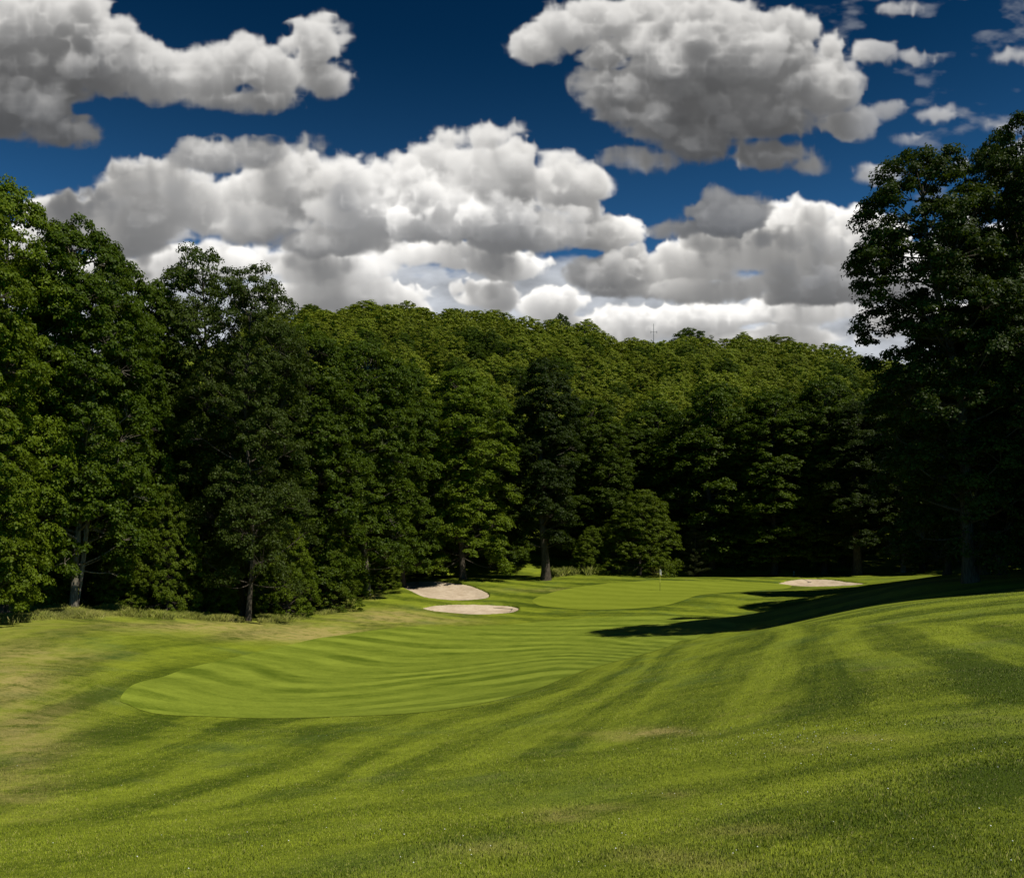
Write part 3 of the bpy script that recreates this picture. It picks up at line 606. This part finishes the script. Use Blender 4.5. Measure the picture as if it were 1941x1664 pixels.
def pine_proto(name, seed, H, R):
    rng = np.random.default_rng(seed); T = Acc(); C = []; Nn = []
    T.add(*tube([(0, 0, h) for h in np.linspace(-.4, H, 10)], np.linspace(.16, .02, 10), 7))
    for h in np.arange(.5, H * .97, .55):
        for k in range(5):
            a = rng.uniform(0, 6.28); ln = R * (1 - h / H) ** .7 * rng.uniform(.7, 1.1) + .15; e = np.array([math.cos(a) * ln, math.sin(a) * ln, .25 * ln]); b = np.array([0, 0, h])
            T.add(*tube([b, b + e * .5 - [0, 0, .05], b + e], [.03, .02, .01], 4))
            for s in np.linspace(.35, 1, 5):
                m = 34; q = unit(rng.standard_normal((m, 3)) + np.array([0, 0, .9]) + e / ln * .6)
                C.append(b + e * s + q * .16); Nn.append(unit(np.cross(q, rng.standard_normal((m, 3)))))
    C = np.vstack(C); Nn = np.vstack(Nn); V, Fc = leaves(C, Nn, .34, rng, .12, .02)
    tv, tf = T.get(); return dict(name=name, H=H, R=R, crown=mesh_np(name + "_crown", V, Fc, M_pine), trunk=mesh_np(name + "_trunk", tv, tf, M_barkd, smooth=True))

PR = {
 'A': tree_proto("maple", 11, 22, 4.7, .11, 'edge', 60, 20, 85, .185, M_maple, M_bark, fork=True, trunk_r=.21, crad=.58),
 'B': tree_proto("maple_bright", 12, 23, 4.8, .05, 'edge', 60, 20, 85, .185, M_bright, M_barkd, trunk_r=.26, crad=.58),
 'C': tree_proto("maple_dense", 13, 22, 4.6, .06, 'round', 56, 20, 85, .185, M_maple, M_barkd, crad=.58),
 'D': tree_proto("maple_dark", 14, 22, 4.0, .16, 'round', 52, 18, 85, .185, M_deep, M_barkd, trunk_r=.42, crad=.58),
 'E': tree_proto("ash", 15, 24, 5.4, .10, 'edge', 54, 18, 75, .18, M_ash, M_barkd, crad=.65, gap=.07, trunk_r=.2),
 'G': tree_proto("big_maple", 16, 27, 5.6, .06, 'round', 62, 19, 85, .20, M_deep, M_barkd, lean=3.6, gap=.03, trunk_r=.36, crad=.68),
 'I': tree_proto("big_maple_b", 17, 29, 5.4, .05, 'edge', 62, 18, 85, .20, M_deep, M_barkd, trunk_r=.40, crad=.68),
 'S': tree_proto("small_tree", 18, 9.5, 4.2, .01, 'dome', 40, 18, 70, .15, M_bright, M_barkd, crad=.42, trunk_r=.14),
 'M': tree_proto("mid_tree", 19, 20, 4.9, .04, 'round', 44, 16, 60, .24, M_maple, M_barkd, crad=.7),
 'H1': tree_proto("hill_tree", 21, 16, 5.4, .10, 'round', 52, 11, 46, .28, M_hill, M_barkd, jit=(.3, 1.3), crad=.62),
 'H2': tree_proto("hill_tree_b", 22, 15, 6.0, .12, 'dome', 52, 11, 46, .28, M_hill, M_barkd, jit=(.3, 1.3), crad=.66),
 'H3': tree_proto("hill_tree_c", 23, 17, 4.6, .10, 'edge', 48, 11, 46, .28, M_hill, M_barkd, jit=(.3, 1.3), crad=.6),
 'H4': tree_proto("hill_tree_d", 24, 16, 5.2, .10, 'round', 50, 11, 46, .28, M_maple, M_barkd, jit=(.3, 1.3), crad=.62),
 'P': pine_proto("pine", 31, 9.5, 2.2),
}
NT = [0]
def place(key, name, px, d, top=None, hw=None, H=None, label="", cat="tree", group=None, rot=None, xy=None, sc=None, base=None):
    p = PR[key]
    if xy is None: x, y = (px - CX) / F * d, d
    else: x, y = xy
    z = float(Hz(x, y)) - .05
    if top is not None: H = CZ - (top - YH) / F * y - z
    sz = H / p['H']; sxy = (hw / F * y) / p['R'] if hw else sz
    if sc: sxy = sz * sc
    r = np.random.default_rng(NT[0] + 100); NT[0] += 1
    e = bpy.data.objects.new(name, None); COL.objects.link(e); e.location = (x, y, z); e.scale = (sxy, sxy, sz)
    e.rotation_euler = (0, 0, r.uniform(0, 6.28) if rot is None else rot); e.empty_display_size = .5
    tag(e, label, cat, group)
    obj("trunk", p['trunk'], e); obj("crown", p['crown'], e)
    return e
# forest edge, left to right
LEFT = "maples along the left forest edge"; MID = "trees behind the green and bunkers"; RIGHT = "trees at the right edge"
FRONT = [
 ('B', 'maple_tree', -95, 47, 330, 150, LEFT, "bright tall maple cut off by the left edge of the photo", None),
 ('B', 'maple_tree', 15, 53, 352, 125, LEFT, "tallest bright green maple at the far left, its top above all its neighbours", 1.0),
 ('A', 'maple_tree', 148, 56, 430, 128, LEFT, "maple on the pale forked trunk rising from the dry grass mound", 0.4),
 ('C', 'maple_tree', 225, 62, 490, 95, LEFT, "dark rounded maple just right of the tree with the forked trunk", None),
 ('C', 'maple_tree', 292, 66, 545, 80, LEFT, "maple with stepped top left of the airy open-topped tree", None),
 ('E', 'ash_tree', 388, 68, 488, 120, LEFT, "airy tree with open twiggy crown showing cloud between its leaves", 2.0),
 ('E', 'ash_tree', 472, 63, 520, 115, LEFT, "airy tree with slender brown trunk standing at the mown edge", 4.0),
 ('C', 'maple_tree', 585, 76, 628, 105, LEFT, "olive maple filling the wood right of the slender trunked airy tree", None),
 ('A', 'maple_tree', 690, 84, 655, 100, LEFT, "broad maple whose short pale trunk foot shows left of the upper bunker", 2.2),
 ('C', 'maple_tree', 765, 93, 690, 78, MID, "narrow dark maple directly above the left end of the upper bunker", None),
 ('B', 'maple_tree', 880, 97, 705, 95, MID, "bright yellow-green maple behind the upper bunker", 1.9),
 ('D', 'dark_maple', 1028, 101, 688, 72, MID, "dark narrow tree with bare black trunk standing on the lawn right of the bunkers", 0.6),
 ('C', 'maple_tree', 1120, 116, 760, 80, MID, "mid green maple behind the dark narrow tree", None),
 ('S', 'small_tree', 1215, 107, 935, 78, MID, "low bushy dome-shaped tree directly behind the flag", None),
 ('S', 'small_tree', 1122, 108, 1000, 36, MID, "small bush between the black trunk and the dome-shaped tree", 2.0),
 ('P', 'pine_tree', 1318, 112, 985, 32, MID, "small white pine right of the dome-shaped tree", None),
 ('M', 'maple_tree', 1250, 126, 765, 90, MID, "dark maple rising behind the dome-shaped tree", None),
 ('M', 'maple_tree', 1345, 116, 735, 95, MID, "shaded maple above the right half of the green", None),
 ('C', 'maple_tree', 1465, 113, 745, 90, MID, "shaded maple with a few sunlit branches left of the right bunker", None),
 ('C', 'maple_tree', 1560, 112, 720, 80, MID, "shaded maple rising above the right bunker", None),
 ('D', 'dark_maple', 1622, 107, 770, 75, RIGHT, "tree with thin mottled trunk just right of the right bunker", 1.5),
 ('A', 'maple_tree', 1715, 108, 740, 80, RIGHT, "tree with sunlit hanging branches left of the big leaning maple", None),
 ('G', 'big_maple', 1846, 53, 296, 168, RIGHT, "big leaning maple with sky gaps in its crown beside the white cloud", 0.0),
 ('I', 'big_maple', 1893, 59, 268, 105, RIGHT, "tall dark maple wedged between the leaning maple and the tallest one at the right edge", 2.6),
 ('I', 'big_maple', 1955, 53, 226, 140, RIGHT, "tallest dark maple cut off by the right edge of the photo", 1.0),
]
for k, nm, px, d, top, hw, grp, lab, rot in FRONT:
    place(k, nm, px, d, top, hw, label=lab, group=grp, rot=rot)
for px, d, top, hw, key, lab in ((25, 58, 940, 85, 'S', "leafy undergrowth at the foot of the tallest far-left maple"), (225, 60, 1010, 55, 'S', "bush just right of the pale forked trunk"), (318, 61, 930, 62, 'S', "leafy bush filling the gap between the forked trunk and the slender trunk"),
    (405, 67, 1030, 45, 'S', "low bush close left of the slender trunk"), (545, 70, 990, 60, 'S', "bush with sunlit leaves right of the slender trunk"), (628, 76, 1010, 58, 'S', "bush left of the pale trunk foot near the upper bunker"), (95, 60, 1040, 45, 'S', "low bush close left of the pale forked trunk"), (668, 83, 1050, 40, 'S', "low bush in front of the broad maple left of the upper bunker"), (722, 90, 1030, 42, 'S', "bush between the pale trunk foot and the upper bunker")):
    place(key, 'bush', px, d, top, hw, label=lab, cat="bush", group="bushes under the left forest edge")
# trees deeper in the wood, between and behind the front ones
CAPX = [-500,-100,0,60,95,130,200,285,330,400,440,500,550,600,700,760,870,1000,1100,1230,1350,1560,1600,1640,1700,1800,1900,2000,2600]
CAPY = [330,330,380,420,490,460,520,575,590,530,545,545,590,650,690,720,730,730,790,800,770,750,720,710,480,420,330,300,300]
rg = np.random.default_rng(5)
def side_of(px, r):
    t = (px - r[0]) / (r[1] - r[0]); return ' at its left end' if t < .25 else ' left of its middle' if t < .5 else ' right of its middle' if t < .75 else ' at its right end'
def fill(n, pxr, dr, hr, grp, label, minsep, keys, pts=[]):
    k = 0; tries = 0
    while k < n and tries < n * 40:
        tries += 1
        px = rg.uniform(*pxr); d = rg.uniform(*dr(px)); x = (px - CX) / F * d
        if any((x - a) ** 2 + (d - b) ** 2 < minsep ** 2 for a, b in pts): continue
        z = float(Hz(x, d)); cap = CZ - (np.interp(px, CAPX, CAPY) + 14 - YH) / F * d - z
        H = min(rg.uniform(*hr), cap)
        if H < 7: continue
        pts.append((x, d)); kk = keys[rg.integers(len(keys))]; place(kk, 'forest_tree', px, d, H=H, sc=min(1.35, 20 / H), label=label + side_of(px, pxr) + (', taller than most' if H > 20 else ', lower than most' if H < 14 else ''), group=grp); k += 1
fill(26, (-330, 560), lambda p: (np.interp(p, [-330, 560], [56, 80]), np.interp(p, [-330, 560], [80, 110])), (19, 24), "inner trees of the left wood", "dark tree inside the left wood", 6.5, ['A', 'C', 'M'])
fill(26, (540, 1250), lambda p: (np.interp(p, [540, 700, 900, 1250], [86, 98, 108, 124]), 132), (17, 21), "inner trees of the middle wood", "dark tree inside the middle wood", 7.0, ['C', 'M'])
fill(24, (1240, 1660), lambda p: (119, 142), (17, 21), "inner trees of the right-hand wood", "shaded tree in the wood behind the right bunker", 7.0, ['C', 'M', 'D'])
rp = []
fill(14, (1760, 2500), lambda p: (np.interp(p, [1760, 1900, 2500], [70, 60, 50]), 86), (19, 25), "trees in the dark wood on the right", "black shaded tree behind the two big right-hand maples", 5.5, ['I', 'D', 'C'], rp)
fill(10, (1960, 2500), lambda p: (86, 104), (19, 25), "trees in the dark wood on the right", "black shaded tree behind the two big right-hand maples", 5.5, ['I', 'D', 'C'], rp)
fill(14, (1700, 2500), lambda p: (108, 126), (19, 24), "trees in the dark wood on the right", "black shaded tree behind the two big right-hand maples", 5.5, ['I', 'D', 'C'], rp)
for px, d, H in ((2360, 44, 24), (2640, 41, 25), (2200, 53, 24), (2560, 50, 25), (2350, 60, 25)):
    place('I', 'forest_tree', px, d, H=H, label="black shaded tree in the wood behind the two big right-hand maples", group="trees in the dark wood on the right")
# hillside
def hill_label(key, x, y):
    px = CX + x / y * F; kind = {'H1': 'pale round-crowned tree', 'H2': 'pale wide domed tree', 'H3': 'pale narrow tree', 'H4': 'darker round tree'}[key]
    row = 'high on the far hillside' if y > 265 else 'halfway up the far hillside' if y > 190 else 'low on the hillside above the front wood'
    col = 'left end' if px < 720 else 'left of centre' if px < 980 else 'centre' if px < 1200 else 'right of centre' if px < 1430 else 'right end'
    return f"{kind} {row}, {col}"
hp = []; tries = 0; fp = []
while len(hp) < 285 and tries < 90000:
    tries += 1
    y = math.sqrt(128 ** 2 + (332 ** 2 - 128 ** 2) * rg.random()); px = rg.uniform(470, 1730); x = (px - CX) / F * y; s = 8.6
    if any((x - a) ** 2 + (y - b) ** 2 < s * s for a, b in hp): continue
    hp.append((x, y))
tries = 0
while len(fp) < 330 and tries < 90000:
    tries += 1
    y = math.sqrt(334 ** 2 + (455 ** 2 - 334 ** 2) * rg.random()); px = rg.uniform(470, 1730); x = (px - CX) / F * y
    if any((x - a) ** 2 + (y - b) ** 2 < 70 for a, b in fp): continue
    fp.append((x, y))
FT = [tree_proto("far_tree", 40 + k, 15, 5.6, .15, ('round', 'dome', 'round')[k], 30, 7, 22, .52, M_hill, M_barkd, jit=(.3, 1.3), crad=.8) for k in range(3)]
vv = []; fc = []; n0 = 0
for k, (x, y) in enumerate(fp):
    me = FT[k % 3]['crown']; v = np.empty(len(me.vertices) * 3, np.float32); me.vertices.foreach_get("co", v); v = v.reshape(-1, 3)
    f = np.empty(len(me.loops), np.int32); me.loops.foreach_get("vertex_index", f); a = rg.uniform(0, 6.28); s = rg.uniform(.62, 1.16); w = s * rg.uniform(1.0, 1.35)
    v = np.stack([(v[:, 0] * math.cos(a) - v[:, 1] * math.sin(a)) * w + x, (v[:, 0] * math.sin(a) + v[:, 1] * math.cos(a)) * w + y, v[:, 2] * s + float(Hz(x, y)) - .5], 1)
    vv.append(v); fc.append(f.reshape(-1, 3) + n0); n0 += len(v)
tag(obj("distant_forest", mesh_np("distant_forest", np.vstack(vv), np.vstack(fc), M_hill)), "sunlit forest canopy covering the top of the far hill", "forest", kind='stuff')
for px, d, top, hw, key, lab in ((700, 426, 574, 46, 'H1', "highest tree of the wooded skyline, left of centre"), (858, 424, 586, 30, 'H4', "dark skyline tree above the bright maple behind the upper bunker"), (935, 424, 592, 44, 'H1', "broad pale skyline tree right of the dark one"),
    (1066, 425, 597, 20, 'H4', "small dark skyline tree standing up alone near the middle of the ridge"), (1115, 425, 609, 32, 'H1', "rounded skyline tree right of the lone dark one"), (1310, 425, 626, 42, 'H4', "large dark skyline tree just right of the antenna mast"),
    (1410, 426, 633, 28, 'H1', "skyline tree at the left end of the long right-hand ridge crest"), (1470, 426, 640, 46, 'H3', "broad skyline tree on the right-hand ridge crest"), (590, 425, 582, 30, 'H4', "dark skyline tree just right of the airy tree's crown")):
    place(key, 'skyline_tree', px, d, top, hw, label=lab, group="trees along the ridge skyline")
for x, y in hp:
    near = y < 165; key = ['H1', 'H2', 'H3', 'H1', 'H4', 'H2'][rg.integers(6)]
    place(key, 'hillside_tree', 0, 0, H=rg.uniform(9.5, 15.5), sc=rg.uniform(1.0, 1.35), xy=(x, y), label=hill_label(key, x, y), group="trees covering the far hillside")

# ------------------------------------------------------------------ flag, rakes, mast, post
def cyl(a, b, r0, r1=None, ns=10):
    v, f = tube([a, b], [r0, r1 or r0], ns); return v, f
def part(name, vf, mat, parent=None, smooth=True): return obj(name, mesh_np(name, vf[0], vf[1], mat, smooth), parent)
fx, fy = hit(1251, 1120, 80, 105, .05); fz = float(Hz(fx, fy)) + .02
fs = bpy.data.objects.new("flagstick", None); COL.objects.link(fs); fs.location = (fx, fy, fz); tag(fs, "thin yellow flagstick with a white flag standing in the green", "flagstick")
part("pole", cyl((0, 0, .85), (0, 0, 1.62), .026), M_yellow, fs); part("lower_pole", cyl((0, 0, -.1), (0, 0, .85), .018), M_black, fs)
part("upper_pole", cyl((0, 0, 1.62), (0, 0, 2.2), .018), M_white, fs)
nu, nv = 10, 8; fv = []; 
for j in range(nv):
    for i in range(nu):
        s = i / (nu - 1); t = j / (nv - 1)
        fv.append((.02 + s * (.05 + .12 * t + .03 * math.sin(t * 6)), .05 * math.sin(s * 5 + t * 3) * s, 2.18 - t * .56 - s * .10 * t))
ff = np.array([(j * nu + i, j * nu + i + 1, (j + 1) * nu + i + 1, (j + 1) * nu + i) for j in range(nv - 1) for i in range(nu - 1)])
fl = part("flag", (np.array(fv), ff), M_white, fs); sm_ = fl.modifiers.new("thickness", 'SOLIDIFY'); sm_.thickness = .006
def rake(px, py, d0, d1, rot, label, tilt=0.0):
    x, y = hit(px, py, d0, d1, .05); z = float(Hz(x, y)) - .12
    e = bpy.data.objects.new("bunker_rake", None); COL.objects.link(e); e.location = (x, y, z); e.rotation_euler = (0, tilt, rot); tag(e, label, "rake", "bunker rakes")
    part("handle", cyl((0, 0, .06), (1.7, 0, .16), .02), M_wood, e)
    h = part("head", cyl((0, -.3, .06), (0, .3, .06), .028), M_metal, e)
    A = Acc()
    for k in range(9): A.add(*cyl((0, -.28 + k * .07, .06), (0, -.28 + k * .07, -.03), .010, .006, 5))
    part("tines", A.get(), M_metal, h)
rake(970, 1153, 74, 90, math.radians(168), "dark rake lying in the right end of the lower bunker")
rake(1534, 1102, 90, 112, math.radians(120), "dark rake with handle raised in the bunker right of the green", -.3)
ax_, ay_ = (1239 - CX) / F * 425, 425; az = float(Hz(ax_, ay_))
ms = bpy.data.objects.new("antenna_mast", None); COL.objects.link(ms); ms.location = (ax_, ay_, az); tag(ms, "thin antenna mast rising above the skyline trees of the hill", "antenna mast")
mh = CZ - (614 - YH) / F * 425 - az
part("mast", cyl((0, 0, 0), (0, 0, mh), .2, .1, 8), M_metal, ms)
for dx in (-1.3, 1.5):
    part("crossarm", cyl((0, 0, mh * .82), (dx, 0, mh * .83), .06), M_metal, ms); part("aerial", cyl((dx, 0, mh * .79), (dx, 0, mh * .845), .10), M_metal, ms)
px_, py_ = hit(1505, 1092, 100, 116); pz = float(Hz(px_, py_))
mp = bpy.data.objects.new("marker_post", None); COL.objects.link(mp); mp.location = (px_, py_, pz); tag(mp, "short grey marker post behind the green, left of the right bunker", "post")
part("post", cyl((0, 0, -.1), (0, 0, .55), .05, .045, 8), M_metal, mp); part("cap", cyl((0, 0, .55), (0, 0, .62), .06, .03, 8), M_white, mp)
